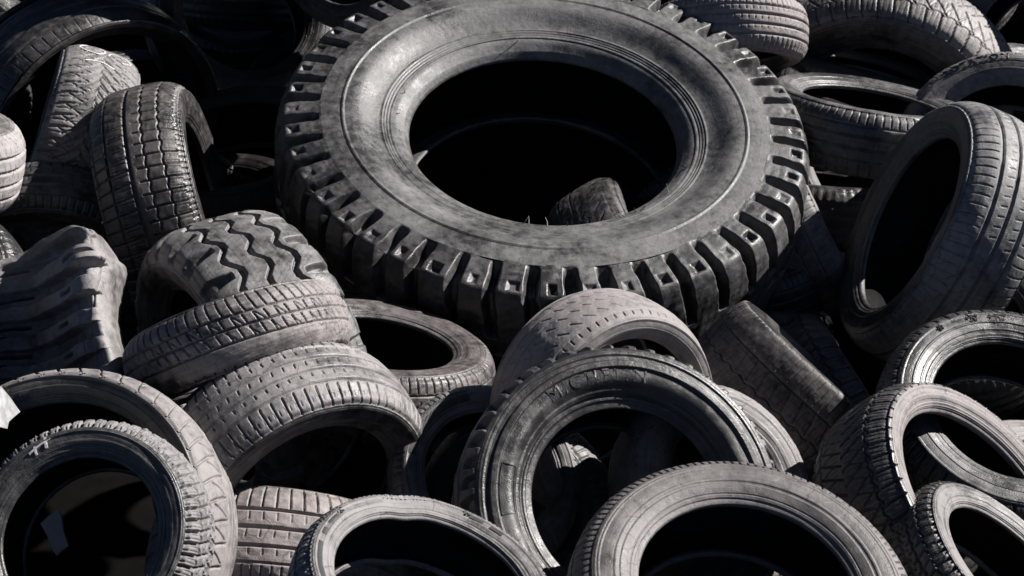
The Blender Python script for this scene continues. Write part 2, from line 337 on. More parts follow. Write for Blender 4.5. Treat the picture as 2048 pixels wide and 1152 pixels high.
    T.crown = lambda ang_deg, s_, h=0.0: deform(np.stack([(np.interp(np.abs(s_), arc, dense[:, 0]) + h) * np.cos(np.radians(ang_deg)), (np.interp(np.abs(s_), arc, dense[:, 0]) + h) * np.sin(np.radians(ang_deg)), np.interp(np.abs(s_), arc, dense[:, 1]) * np.sign(s_)], -1))
    T.hw = hw
    return T
def text_on(T, txt, ang, rho, size, mat, h=.0012, name='lettering', inward=False, spacing=1.0):
    cu = bpy.data.curves.new('lettering', 'FONT'); cu.body = txt; cu.size = size; cu.align_x = 'CENTER'; cu.space_character = spacing; cu.resolution_u = 3
    o = bpy.data.objects.new('lettering_curve', cu); coll.objects.link(o)
    me = bpy.data.meshes.new_from_object(o.evaluated_get(bpy.context.evaluated_depsgraph_get()))
    bpy.data.objects.remove(o)
    v = np.zeros(len(me.vertices) * 3, np.float32); me.vertices.foreach_get('co', v); v = v.reshape(-1, 3)
    a = math.radians(ang)
    out = T.on_side(np.degrees(a - v[:, 0] / rho) if not inward else np.degrees(a + v[:, 0] / rho), rho + (v[:, 1] if not inward else -v[:, 1]), h)
    n0 = len(out); under = T.on_side(np.degrees(a - v[:, 0] / rho) if not inward else np.degrees(a + v[:, 0] / rho), rho + (v[:, 1] if not inward else -v[:, 1]), -.001)
    polys = [list(p.vertices) for p in me.polygons]; ec = {}
    for p in polys:
        for i in range(len(p)):
            e = (p[i], p[(i + 1) % len(p)]); ec[tuple(sorted(e))] = ec.get(tuple(sorted(e)), []) + [e]
    side = [[e[0][1], e[0][0], e[0][0] + n0, e[0][1] + n0] for e in ec.values() if len(e) == 1]
    m2 = bpy.data.meshes.new(name); m2.from_pydata(np.vstack([out, under]).tolist(), [], polys + side); m2.update()
    return link(name, m2, mat, T.side[0])
def strip_on(fn, pts, width, mat, parent, name, n=24, h=.0015, thick=.0012):
    """a flat ribbon that follows points (a, b) on a surface fn(a, b, height); a in degrees, b in metres"""
    pts = np.asarray(pts, float); c = spline(pts, n) if len(pts) > 2 else np.linspace(pts[0], pts[-1], n)
    rad = np.mean(c[:, 1]) if fn.__name__ == 'on_side' else None
    return c
def ribbon(points, nrm, width, thick, mat, parent, name):
    """ribbon through 3D points (k,3) lying across normals (k,3)"""
    p = np.asarray(points); t = np.gradient(p, axis=0); t /= np.linalg.norm(t, axis=1)[:, None] + 1e-9
    b = np.cross(nrm, t); b /= np.linalg.norm(b, axis=1)[:, None] + 1e-9
    w = np.asarray(width).reshape(-1, 1) if np.ndim(width) else width
    n = nrm / np.linalg.norm(nrm, axis=1)[:, None]
    Pt = np.stack([p + b * w / 2 - n * thick, p + b * w / 2, p - b * w / 2, p - b * w / 2 - n * thick], 0)
    return link(name, grid_mesh(name, Pt, closed=False, smooth=False), mat, parent)
def side_ribbon(T, pts, width, mat, name='chalk_mark', h=.0012, n=20):
    c = spline(pts, n) if len(pts) > 2 else np.linspace(np.array(pts[0], float), np.array(pts[1], float), n)
    a = T.on_side(c[:, 0], c[:, 1], h); b = T.on_side(c[:, 0], c[:, 1], h + .004)
    return ribbon(a, b - a, width, .0015, mat, T.side[0], name)
def crown_ribbon(T, pts, width, mat, parent, name='chalk_mark', h=.0012, n=40):
    c = spline(pts, n); a = T.crown(c[:, 0], c[:, 1], h); b = T.crown(c[:, 0], c[:, 1], h + .004)
    return ribbon(a, b - a, width, .002, mat, parent, name)

POSES = {
 'T1': dict(c=(0.0836, 0.3544, -4.7999), n=(0.0659, 0.7246, 0.686), R=0.7928, W=0.4346, r=0.4314, tw=0.43),
 'T2': dict(c=(-1.3792, 0.542, -5.1904), n=(0.6506, -0.5006, 0.571), R=0.4312, W=0.2906, r=0.3779, tw=0.43),
 'T3': dict(c=(-1.312, 0.405, -4.798), n=(-0.9102, 0.2773, 0.3077), R=0.3231, W=0.2363, r=0.2079, tw=0.43),
 'T4': dict(c=(-0.9785, 0.2199, -4.5921), n=(0.9728, 0.2301, -0.0277), R=0.3661, W=0.2602, r=0.2373, tw=0.43),
 'T5': dict(c=(-1.5495, 0.3452, -4.0), n=(0.1965, 0.9528, 0.2315), R=0.3199, W=0.2108, r=0.2046, tw=0.43),
 'T6': dict(c=(-1.3253, 0.1109, -4.6008), n=(0.0836, -0.7725, 0.6295), R=0.3048, W=0.1829, r=0.1951, tw=0.43),
 'T7': dict(c=(-0.8844, 0.3914, -5.1444), n=(-0.084, 0.8019, 0.5915), R=0.3678, W=0.2241, r=0.265, tw=0.43),
 'T8': dict(c=(-0.5627, 1.1655, -5.4031), n=(-0.5642, -0.456, 0.6883), R=0.3023, W=0.1986, r=0.1935, tw=0.43),
 'T10': dict(c=(0.7176, 0.8403, -5.31), n=(0.0142, -0.9991, 0.0397), R=0.2632, W=0.1878, r=0.1685, tw=0.43),
 'T11': dict(c=(1.3475, 0.6293, -5.8751), n=(-0.3693, -0.5202, 0.77), R=0.5139, W=0.3406, r=0.3289, tw=0.43),
 'T12': dict(c=(1.1326, 0.5136, -5.0975), n=(0.1362, 0.9387, 0.3167), R=0.3476, W=0.2044, r=0.2216, tw=0.43),
 'T13': dict(c=(1.1955, 0.5902, -5.5014), n=(0.1924, 0.889, 0.4156), R=0.3225, W=0.1933, r=0.2062, tw=0.43),
 'T14': dict(c=(1.6002, 0.4138, -5.1949), n=(-0.233, 0.3334, 0.9135), R=0.3596, W=0.2368, r=0.226, tw=0.43),
 'T15': dict(c=(1.186, 0.1447, -4.444), n=(-0.9154, 0.3732, 0.1506), R=0.3798, W=0.2501, r=0.2559, tw=0.43),
 'T16': dict(c=(1.2687, 0.1409, -5.2496), n=(-0.2284, 0.638, 0.7354), R=0.3122, W=0.2061, r=0.1998, tw=0.43),
 'T17': dict(c=(0.8565, 0.2368, -4.9472), n=(0.8837, 0.3921, 0.2557), R=0.3489, W=0.2139, r=0.2241, tw=0.43),
 'T18': dict(c=(0.6872, 0.0594, -4.8985), n=(-0.0987, 0.8674, 0.4878), R=0.2996, W=0.2024, r=0.1918, tw=0.43),
 'T19': dict(c=(0.9462, -0.4566, -4.5377), n=(0.85, 0.5033, 0.1556), R=0.4079, W=0.2628, r=0.2677, tw=0.43),
 'T20': dict(c=(-0.6546, -0.2097, -4.0518), n=(-0.8097, -0.3052, 0.5013), R=0.3983, W=0.3224, r=0.2541, tw=0.43),
 'T21': dict(c=(-0.6096, -0.125, -3.5541), n=(0.3192, -0.9445, 0.0773), R=0.2538, W=0.1552, r=0.1642, tw=0.43),
 'T22': dict(c=(-0.4815, -0.3973, -3.4996), n=(0.4992, -0.6009, 0.6243), R=0.3034, W=0.2077, r=0.1942, tw=0.43),
 'T24': dict(c=(-0.3328, -0.2042, -3.9504), n=(0.1636, 0.9384, 0.3043), R=0.2948, W=0.1818, r=0.1804, tw=0.43),
 'T25': dict(c=(0.2032, -0.2661, -3.6242), n=(0.5132, -0.3039, 0.8026), R=0.2629, W=0.2028, r=0.1869, tw=0.43),
 'T26': dict(c=(0.2172, -0.459, -3.3051), n=(0.2135, 0.3965, 0.8929), R=0.3423, W=0.2071, r=0.198, tw=0.43),
 'T27': dict(c=(0.7203, -0.346, -3.9971), n=(0.6812, 0.7224, 0.1187), R=0.3351, W=0.2811, r=0.2131, tw=0.46),
 'T28': dict(c=(0.4351, -0.4431, -3.5003), n=(0.4367, 0.3834, 0.8138), R=0.2383, W=0.1446, r=0.1363, tw=0.43),
 'T29': dict(c=(-0.0605, -0.4297, -3.5552), n=(0.2, 0.4387, 0.8761), R=0.2191, W=0.1313, r=0.1448, tw=0.43),
 'T30': dict(c=(0.4194, -0.6014, -2.9501), n=(0.1085, 0.7636, 0.6365), R=0.3276, W=0.1963, r=0.2016, tw=0.43),
 'T31': dict(c=(-0.1584, -0.5603, -2.8237), n=(0.3095, 0.8247, 0.4734), R=0.2423, W=0.1432, r=0.1743, tw=0.43),
 'T32': dict(c=(-0.5114, -0.608, -3.5022), n=(-0.0486, -0.9112, 0.409), R=0.2858, W=0.2137, r=0.1821, tw=0.43),
 'T33': dict(c=(-0.892, -0.4986, -3.2015), n=(-0.1138, 0.3695, 0.9222), R=0.3416, W=0.2145, r=0.2563, tw=0.43),
 'T34': dict(c=(-0.7969, -0.4813, -3.0267), n=(-0.1186, 0.3457, 0.9308), R=0.2323, W=0.1449, r=0.1502, tw=0.43),
 'T35': dict(c=(0.9325, -0.5084, -3.3973), n=(0.5902, 0.5484, 0.5924), R=0.3245, W=0.2232, r=0.2352, tw=0.43),
 'T36': dict(c=(0.9469, -0.5865, -3.1569), n=(0.5408, 0.6983, 0.4689), R=0.231, W=0.1326, r=0.155, tw=0.43),
 'T37': dict(c=(1.1218, -0.3151, -3.6224), n=(0.0539, 0.6579, 0.7512), R=0.3037, W=0.1781, r=0.1901, tw=0.43),
 'T38': dict(c=(1.4447, -0.5353, -4.05), n=(0.2157, 0.9292, 0.3), R=0.321, W=0.1841, r=0.2054, tw=0.43),
 'T39': dict(c=(0.0086, -0.5128, -3.6609), n=(-0.3207, 0.135, 0.9375), R=0.2317, W=0.153, r=0.1483, tw=0.43),
 'T40': dict(c=(-1.5103, -0.0663, -4.0504), n=(-0.1174, 0.5154, 0.8489), R=0.3073, W=0.2026, r=0.1967, tw=0.43),
 'T41': dict(c=(0.3757, 0.0007, -4.8424), n=(0.8344, 0.5178, 0.1887), R=0.3508, W=0.251, r=0.2245, tw=0.43),
 'T42': dict(c=(0.611, 0.2535, -5.2), n=(0.5628, -0.7675, 0.307), R=0.3, W=0.198, r=0.192, tw=0.43),
 'T9': dict(c=(-0.969, 0.9548, -5.7), n=(0.3549, 0.2028, 0.9126), R=0.34, W=0.2244, r=0.2176, tw=0.43),
 'T43': dict(c=(-0.9688, 0.5265, -5.7529), n=(0.4597, 0.5984, 0.6562), R=0.2946, W=0.1961, r=0.1886, tw=0.43),
 'T44': dict(c=(1.8988, 0.8657, -5.7), n=(-0.5044, 0.1009, 0.8575), R=0.34, W=0.2244, r=0.2176, tw=0.43),
 'X1': dict(c=(-0.8578, 1.3187, -5.0), n=(0.3015, -0.3015, 0.9045), R=0.42, W=0.2772, r=0.2688, tw=0.43),
 'X11': dict(c=(-0.8679, 1.4095, -5.3), n=(0.2585, -0.2585, 0.9308), R=0.42, W=0.2772, r=0.2688, tw=0.43),
 'X7': dict(c=(-0.5223, 1.5746, -6.1), n=(-0.3094, 0.2063, 0.9283), R=0.46, W=0.3036, r=0.2944, tw=0.43),
 'X8': dict(c=(-1.071, 1.1537, -6.3), n=(0.101, 0.4041, 0.9091), R=0.36, W=0.2376, r=0.2304, tw=0.43),
 'X9': dict(c=(-1.8191, 1.2521, -6.3), n=(0.3885, 0.2914, 0.8742), R=0.36, W=0.2376, r=0.2304, tw=0.43),
 'X10': dict(c=(1.6004, 1.1935, -6.2), n=(-0.212, 0.636, 0.742), R=0.36, W=0.2376, r=0.2304, tw=0.43),
 'X3': dict(c=(0.8776, 1.5414, -5.9), n=(0.2063, 0.3094, 0.9283), R=0.36, W=0.2376, r=0.2304, tw=0.43),
 'X6': dict(c=(-1.4202, 1.3097, -5.2), n=(-0.318, 0.424, 0.848), R=0.36, W=0.2376, r=0.2304, tw=0.43),
}
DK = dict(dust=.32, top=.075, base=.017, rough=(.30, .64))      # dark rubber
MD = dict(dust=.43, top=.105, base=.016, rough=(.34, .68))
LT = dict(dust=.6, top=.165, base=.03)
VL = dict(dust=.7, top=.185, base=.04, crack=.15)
LOOK = {
 'T1': dict(name='truck_tyre', label='huge truck tyre with chunky shoulder lugs, lying tilted in the middle of the heap', pat='lug', sh=.33, square=.9, tw=.45, roughness=.003, oval=.004, warp=.003, bz=.92, m=dict(dust=.50, top=.125, base=.02, crack=.2, streak=.3, spread=.2), t=dict(dust=.36, top=.095, base=.018, spread=.18), toe=.036, rings=[(.30, .004, .007), (.86, .003, .006), (.90, .0025, .005), (.94, .0025, .005), (.985, .003, .008)]),
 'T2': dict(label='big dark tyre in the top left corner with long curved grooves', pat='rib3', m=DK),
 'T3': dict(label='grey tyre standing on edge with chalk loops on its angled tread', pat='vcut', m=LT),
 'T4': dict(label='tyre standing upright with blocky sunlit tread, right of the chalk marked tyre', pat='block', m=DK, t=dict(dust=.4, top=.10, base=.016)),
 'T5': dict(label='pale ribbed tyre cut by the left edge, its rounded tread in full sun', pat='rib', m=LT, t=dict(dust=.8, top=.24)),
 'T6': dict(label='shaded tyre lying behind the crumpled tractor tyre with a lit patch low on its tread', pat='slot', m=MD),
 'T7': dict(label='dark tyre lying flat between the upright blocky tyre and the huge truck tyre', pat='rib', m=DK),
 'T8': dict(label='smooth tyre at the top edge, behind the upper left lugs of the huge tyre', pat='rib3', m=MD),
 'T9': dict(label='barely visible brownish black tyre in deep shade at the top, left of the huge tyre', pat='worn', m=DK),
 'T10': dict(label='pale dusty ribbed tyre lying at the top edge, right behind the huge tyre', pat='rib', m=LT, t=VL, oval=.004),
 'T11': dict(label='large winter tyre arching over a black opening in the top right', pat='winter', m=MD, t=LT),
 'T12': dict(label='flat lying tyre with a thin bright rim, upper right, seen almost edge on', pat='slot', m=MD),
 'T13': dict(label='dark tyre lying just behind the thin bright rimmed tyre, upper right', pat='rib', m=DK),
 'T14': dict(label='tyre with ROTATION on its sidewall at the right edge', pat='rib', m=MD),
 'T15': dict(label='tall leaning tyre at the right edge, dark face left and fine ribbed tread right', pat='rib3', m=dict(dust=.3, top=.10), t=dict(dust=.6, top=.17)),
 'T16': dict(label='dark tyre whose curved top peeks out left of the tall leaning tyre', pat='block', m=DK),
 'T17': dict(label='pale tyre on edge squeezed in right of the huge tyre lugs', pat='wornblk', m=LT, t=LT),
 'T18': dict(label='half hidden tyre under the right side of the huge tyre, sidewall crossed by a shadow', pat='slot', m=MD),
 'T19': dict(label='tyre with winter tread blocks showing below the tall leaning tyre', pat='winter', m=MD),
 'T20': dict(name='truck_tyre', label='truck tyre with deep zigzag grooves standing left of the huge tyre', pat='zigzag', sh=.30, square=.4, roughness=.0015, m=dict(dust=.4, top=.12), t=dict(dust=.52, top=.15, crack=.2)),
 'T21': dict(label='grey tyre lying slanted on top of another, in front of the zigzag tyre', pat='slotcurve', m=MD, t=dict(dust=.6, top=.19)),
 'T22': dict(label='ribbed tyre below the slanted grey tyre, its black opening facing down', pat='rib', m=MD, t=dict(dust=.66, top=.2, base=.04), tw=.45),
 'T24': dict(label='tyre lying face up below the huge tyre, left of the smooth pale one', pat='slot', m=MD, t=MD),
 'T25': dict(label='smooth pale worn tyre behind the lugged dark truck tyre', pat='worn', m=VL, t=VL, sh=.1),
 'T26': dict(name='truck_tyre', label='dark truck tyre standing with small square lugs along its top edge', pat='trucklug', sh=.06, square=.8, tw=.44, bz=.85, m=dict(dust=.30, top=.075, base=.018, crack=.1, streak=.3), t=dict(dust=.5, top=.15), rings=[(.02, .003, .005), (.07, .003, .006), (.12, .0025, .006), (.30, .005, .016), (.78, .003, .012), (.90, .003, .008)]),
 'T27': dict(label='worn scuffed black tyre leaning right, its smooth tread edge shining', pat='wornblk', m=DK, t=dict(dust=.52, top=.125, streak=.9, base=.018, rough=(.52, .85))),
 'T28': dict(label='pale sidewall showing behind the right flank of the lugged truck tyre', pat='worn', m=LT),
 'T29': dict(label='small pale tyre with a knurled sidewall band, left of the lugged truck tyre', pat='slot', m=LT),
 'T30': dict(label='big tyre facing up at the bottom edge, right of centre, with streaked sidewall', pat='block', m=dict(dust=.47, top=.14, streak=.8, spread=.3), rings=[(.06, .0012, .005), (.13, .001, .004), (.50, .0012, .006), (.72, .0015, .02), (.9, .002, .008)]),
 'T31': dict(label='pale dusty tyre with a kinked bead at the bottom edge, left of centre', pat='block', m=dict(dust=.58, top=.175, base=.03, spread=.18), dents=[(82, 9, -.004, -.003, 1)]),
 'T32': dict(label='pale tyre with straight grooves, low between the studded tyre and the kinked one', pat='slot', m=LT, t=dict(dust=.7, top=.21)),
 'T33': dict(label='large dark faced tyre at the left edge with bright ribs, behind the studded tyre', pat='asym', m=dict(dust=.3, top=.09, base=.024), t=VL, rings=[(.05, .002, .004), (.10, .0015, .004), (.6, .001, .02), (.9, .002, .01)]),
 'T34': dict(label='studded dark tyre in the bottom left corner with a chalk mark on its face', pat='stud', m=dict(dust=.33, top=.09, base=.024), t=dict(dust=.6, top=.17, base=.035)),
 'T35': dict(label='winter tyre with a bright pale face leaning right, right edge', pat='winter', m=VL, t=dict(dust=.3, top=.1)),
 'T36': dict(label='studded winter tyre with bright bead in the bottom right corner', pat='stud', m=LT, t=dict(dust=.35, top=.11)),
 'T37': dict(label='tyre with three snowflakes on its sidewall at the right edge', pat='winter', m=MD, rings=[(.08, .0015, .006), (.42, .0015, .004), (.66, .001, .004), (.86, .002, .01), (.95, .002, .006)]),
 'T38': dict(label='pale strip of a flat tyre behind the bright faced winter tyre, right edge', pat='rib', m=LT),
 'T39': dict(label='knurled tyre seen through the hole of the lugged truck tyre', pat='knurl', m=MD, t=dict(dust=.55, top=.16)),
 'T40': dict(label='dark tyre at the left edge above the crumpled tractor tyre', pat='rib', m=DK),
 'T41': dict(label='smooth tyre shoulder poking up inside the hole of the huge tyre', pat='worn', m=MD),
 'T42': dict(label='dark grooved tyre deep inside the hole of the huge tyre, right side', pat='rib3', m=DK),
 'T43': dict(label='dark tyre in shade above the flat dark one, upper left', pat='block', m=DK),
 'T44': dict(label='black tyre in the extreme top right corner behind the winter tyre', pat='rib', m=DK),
 'X7': dict(label='worn tyre of the upper heap beyond the top edge', pat='rib', m=MD),  # unseen, added to throw shade on the back row
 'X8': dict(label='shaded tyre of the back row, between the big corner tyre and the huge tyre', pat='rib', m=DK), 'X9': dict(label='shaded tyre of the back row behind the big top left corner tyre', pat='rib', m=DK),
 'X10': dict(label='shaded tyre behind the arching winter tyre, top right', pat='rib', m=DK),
 'X1': dict(label='worn tyre of the upper heap beyond the top edge', pat='rib', m=MD),  'X11': dict(label='worn tyre of the upper heap beyond the top edge', pat='rib', m=MD),  # unseen pair stacked to block the sun from the top left corner
 'X3': dict(label='worn tyre of the upper heap beyond the top edge', pat='rib', m=MD), 'X6': dict(label='worn tyre of the upper heap beyond the top edge', pat='rib', m=MD),  # unseen tyres added above the view as shade casters
}
PATTERNS['slotcurve'] = [C(-.42, .005, .006), C(-.02, .006, .006), C(.36, .006, .006), L(-1.3, -.46, 62, .0045, .005, .5, 0, .9), L(-.40, -.05, 62, .004, .005, 1.0), L(.02, .34, 62, .004, .005, 1.0, .4), L(1.0, 1.34, 62, .005, .005, 0)]
PATTERNS['knurl'] = [C(-.6, .005, .005), C(.6, .005, .005), L(-.55, 0, 150, .004, .003, 2.5), L(0, .55, 150, .004, .003, -2.5), L(-1.3, -.65, 75, .005, .005), L(.65, 1.3, 75, .005, .005)]

PATTERNS['worn'] = [C(-.5, .006, .0025), C(-.12, .0035, .0012), C(.8, .003, .0025, .004, 40), L(-.98, -.58, 36, .0045, .003, 1.6, .1, .5), L(-.45, -.1, 34, .005, .004, 2.0, .3, .6, .2), L(-.02, .3, 34, .005, .004, 2.1, .1, .8, .2), L(.34, .74, 34, .005, .004, 2.0, .5, .9, .2), L(.80, .95, 60, .0045, .005, .2), L(-1.3, -1.02, 60, .004, .004)]

PATTERNS.update({
 'rib': [C(-.56, .007, .007), C(-.19, .0075, .007), C(.19, .0075, .007), C(.56, .007, .007), L(.62, 1.34, 74, .0032, .005, .3, 0, .6), L(-1.34, -.62, 74, .0032, .005, .3, 0, -.6), L(-.52, -.36, 74, .0026, .004, .4), L(-.16, .02, 74, .0024, .004, -.4, .3), L(.22, .36, 74, .0026, .004, .4, .2), L(.86, .98, 148, .0022, .002, .2, .1)],
 'rib3': [C(-.42, .008, .007), C(0.02, .008, .007), C(.44, .008, .007), L(.56, 1.2, 84, .0026, .0045, .2, 0, .8), L(-1.2, -.56, 84, .0026, .0045, .2, 0, -.8), L(-.36, -.20, 84, .0022, .003, .9), L(.10, .26, 84, .0022, .003, .9, .4)],
 'ribplain': [C(-.6, .007, .007), C(-.25, .008, .007), C(.12, .008, .007), C(.5, .007, .007), L(.62, 1.1, 70, .0022, .003, .2), L(-.2, -.05, 70, .0022, .003, .4)],
 'slot': [C(-.5, .0055, .006), C(-.1, .0065, .006), C(.3, .0065, .006), C(.66, .004, .004), L(.72, 1.34, 86, .0028, .0045, 0), L(-1.34, -.56, 62, .0038, .006, .1), L(-.44, -.26, 62, .0024, .003, .2, .2), L(-.05, .12, 62, .0024, .003, -.2, .1), L(.36, .5, 62, .0024, .003, .3, .4)],
 'block': [C(-.66, .004, .007), C(-.16, .009, .008), C(.22, .0045, .007, .018, 62, 'tri'), C(.62, .0045, .007, .018, 62, 'tri'), L(-1.3, -.15, 62, .0042, .007, .45, 0, .2), L(.0, 1.0, 62, .0038, .007, .05, .2), L(.98, 1.32, 124, .0034, .005, 1.2, .1), L(-.6, -.2, 124, .0024, .003, .4, .2), L(.66, .98, 124, .0022, .0025, .1, .3)],
 'winter': [C(-.66, .0042, .006, .04, 56, 'tri'), C(.66, .0042, .006, .04, 56, 'tri'), V(.0, .66, 56, .005, .0085, 1.7, 0, .4), V(.62, 1.34, 56, .0058, .009, .5, .45, .2), V(.2, .62, 56, .0036, .006, -.9, .55), V(.1, 1.1, 168, .0022, .0022, .35, .1)],
 'stud': [C(-.64, .0045, .007, .04, 54, 'tri'), C(-.2, .0045, .007, .05, 54, 'tri'), C(.2, .0045, .007, .05, 54, 'tri'), C(.64, .0045, .007, .04, 54, 'tri'), V(.0, .62, 54, .005, .008, 1.0, 0, .3), V(.6, 1.36, 54, .0075, .010, .3, .4, .1), V(1.02, 1.34, 108, .0032, .005, 1.6, .2), V(.66, 1.0, 162, .002, .0022, .3, .1), ('S', (-.45, -.05, .42, .82, -.82), 27, .0035, .0022)],
 'vcut': [V(-.05, .62, 54, .0042, .007, 2.3, 0, -.6), V(.5, 1.3, 54, .0048, .007, .7, .3, .3), V(.2, .95, 108, .0025, .0035, .5, .2), V(.3, .75, 54, .0034, .006, -1.2, .55), V(0, .32, 54, .0034, .005, 3.0, .5)],
 'worn': [C(-.5, .0045, .002), C(-.12, .003, .0012), C(.8, .0026, .0025, .004, 40), L(-.98, -.62, 38, .0032, .003, 1.6, .1, .5, .4), L(-.42, -.18, 34, .0032, .0035, 2.0, .3, .6, .5), L(.0, .22, 37, .0034, .0035, 2.1, .1, .8, .5), L(.42, .70, 35, .0032, .0035, 2.0, .5, .9, .4), L(.80, .93, 60, .003, .005, .2), L(-1.3, -1.02, 60, .003, .004)],
 'wornblk': [C(-.45, .004, .0035, .03, 44, 'tri'), C(.1, .003, .003, .03, 44, 'tri'), C(.55, .003, .003), L(-1.2, -.42, 44, .0042, .0045, .7, .1, .4, .3), L(-.4, .1, 44, .0032, .0035, -1.0, .3, .5, .3), L(.12, .55, 44, .0032, .003, .9, .6, .5, .3), L(.6, 1.3, 88, .0026, .0035, .2, .2)],
 'asym': [C(-.62, .0048, .006), C(-.42, .0035, .006), C(-.22, .0035, .005), C(-.02, .0035, .005), C(.2, .004, .005), L(.28, 1.25, 46, .005, .006, .9, .1, .6), L(.34, .8, 46, .003, .004, -.9, .5), L(-1.25, -.7, 70, .0028, .004, .2)],
 'slotcurve': [C(-.46, .004, .006), C(-.08, .0045, .006), C(.34, .0045, .006), L(-1.2, -.5, 66, .0032, .005, .5, 0, .9), L(-.42, -.12, 66, .003, .005, 1.0), L(-.04, .30, 66, .003, .005, 1.0, .4), L(1.02, 1.34, 66, .0036, .005, 0), L(-.44, .3, 33, .0024, .003, 1.4, .2)],
 'knurl': [C(-.6, .004, .005), C(.6, .004, .005), L(-.55, 0, 150, .003, .003, 2.5), L(0, .55, 150, .003, .003, -2.5), L(-1.3, -.65, 75, .004, .005), L(.65, 1.3, 75, .004, .005)],
})
LOOK['T2']['pat'] = 'ribplain'; LOOK['T7']['pat'] = 'ribplain'; LOOK['T13']['pat'] = 'ribplain'

LOOK['T7']['m'] = dict(dust=.2, top=.045, base=.012, rough=(.75, .95))
PATTERNS['stud'] = [C(-.64, .004, .007, .03, 62, 'tri'), C(-.2, .004, .007, .03, 62, 'tri'), C(.2, .004, .007, .03, 62, 'tri'), C(.64, .004, .007, .03, 62, 'tri'), V(.0, .62, 62, .0042, .008, .8, 0, .2), V(.6, 1.3, 62, .0062, .009, .2, .4, .1), V(1.04, 1.34, 124, .003, .004, .8, .2), V(.66, 1.0, 186, .002, .002, .2, .1), ('S', (-.45, -.05, .42, .82, -.82), 31, .003, .002)]
PATTERNS['wornblk'] = [C(-.45, .0045, .005, .02, 44, 'tri'), C(.05, .0035, .0045, .02, 44, 'tri'), C(.5, .0035, .0045), L(-1.2, -.42, 52, .0042, .005, .7, .1, .4, .3), L(-.4, .05, 52, .0035, .0045, -1.0, .3, .5, .3), L(.08, .5, 52, .0035, .0045, .9, .6, .5, .3), L(.55, 1.3, 104, .0026, .004, .2, .2), L(-.9, -.5, 104, .0024, .003, 1.2, .4), L(-.3, 0, 104, .0024, .003, 1.0, .1), L(.15, .45, 104, .0024, .003, -1.0, .1)]

LOOK['T14']['pat'] = 'ribplain'; LOOK['T14']['m'] = LT
LOOK['T27']['square'] = .8; LOOK['T27']['sh'] = .08
LOOK['T1']['sh'] = .30
PATTERNS['lug'] = [G(.30, .95, 45, .021, .032, .036, 0, .2), C(0, .03, .03, .10, 23, 'tri'), P(1.15, .07, 45, .0125, .014, .7)]
PATTERNS['worn'] = [C(-.5, .004, .002), C(-.12, .003, .0012), L(-.98, -.66, 38, .0024, .0025, 1.6, .1, .5, .4), L(-.40, -.22, 41, .0024, .003, 2.2, .3, .6, .6), L(.02, .20, 43, .0024, .003, 2.3, .1, .8, .6), L(.44, .66, 40, .0024, .003, 2.2, .5, .9, .5), C(.82, .0022, .002, .004, 40), L(.83, .97, 66, .0024, .005, .1), L(-1.3, -1.02, 60, .003, .004)]


# ------------------------------------------------------------------ build the heap
TYRES = {}
def build():
    for i, (k, g) in enumerate(POSES.items()):
        o = dict(LOOK.get(k, {})); seed = 10 + i * 7
        name = o.pop('name', 'car_tyre'); label = o.pop('label'); m = o.pop('m', {})
        base = dict(dust=.45, base=.022, top=.13, streak=.5, crack=.3, warm=.3 + 1.9 * ((i * .618) % 1)); base.update(m)
        tm = dict(base); tm.update(o.pop('t', {}))
        mat = rubber('sidewall_rubber', seed=i * 1.37, kind='side', **base)
        tmat = rubber('tread_rubber', seed=i * 1.37, kind='tread', **tm)
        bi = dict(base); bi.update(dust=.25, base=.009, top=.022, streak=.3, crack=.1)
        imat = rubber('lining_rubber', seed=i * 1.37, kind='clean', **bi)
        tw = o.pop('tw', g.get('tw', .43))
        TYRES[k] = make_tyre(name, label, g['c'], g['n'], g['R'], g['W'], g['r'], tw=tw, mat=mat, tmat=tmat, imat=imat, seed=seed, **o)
        TYRES[k].mat = mat; TYRES[k].tmat = tmat
build()

# ------------------------------------------------------------------ lower layer that carries the heap
def lower_layer():
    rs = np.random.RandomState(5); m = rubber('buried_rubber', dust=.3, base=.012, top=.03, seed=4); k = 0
    for iy, y in enumerate(np.arange(1.9, 6.6, .62)):
        for ix, x in enumerate(np.arange(-2.0, 2.1, .66)):
            xx = x + rs.uniform(-.08, .08) + (.3 if iy % 2 else 0); yy = y + rs.uniform(-.08, .08)
            if abs(xx) > .34 * yy + .55: continue
            z = 1.22 + .34 * (y - 2.8) + rs.uniform(-.06, .06); tilt = rs.uniform(-.35, .35, 2)
            cw = np.array([xx, yy, z]); cc = CR.T @ (cw - CO); nw = CR.T @ np.array([tilt[0], tilt[1], 1.0])
            u, v = 1024 + 3200 * cc[0] / -cc[2], 576 - 3200 * cc[1] / -cc[2]
            if (760 < u < 1470 and 60 < v < 560) or (u < 360 and 860 < v < 1200): continue
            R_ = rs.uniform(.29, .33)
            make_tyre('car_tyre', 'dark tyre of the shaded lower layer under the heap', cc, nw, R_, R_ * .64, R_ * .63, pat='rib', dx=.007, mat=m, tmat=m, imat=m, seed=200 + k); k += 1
lower_layer()

T3A = 62.0
def px(u, v, d): return np.array([(u - 1024) * d / 3200., -(v - 576) * d / 3200., -d])   # measured spot seen from the camera station, with its distance

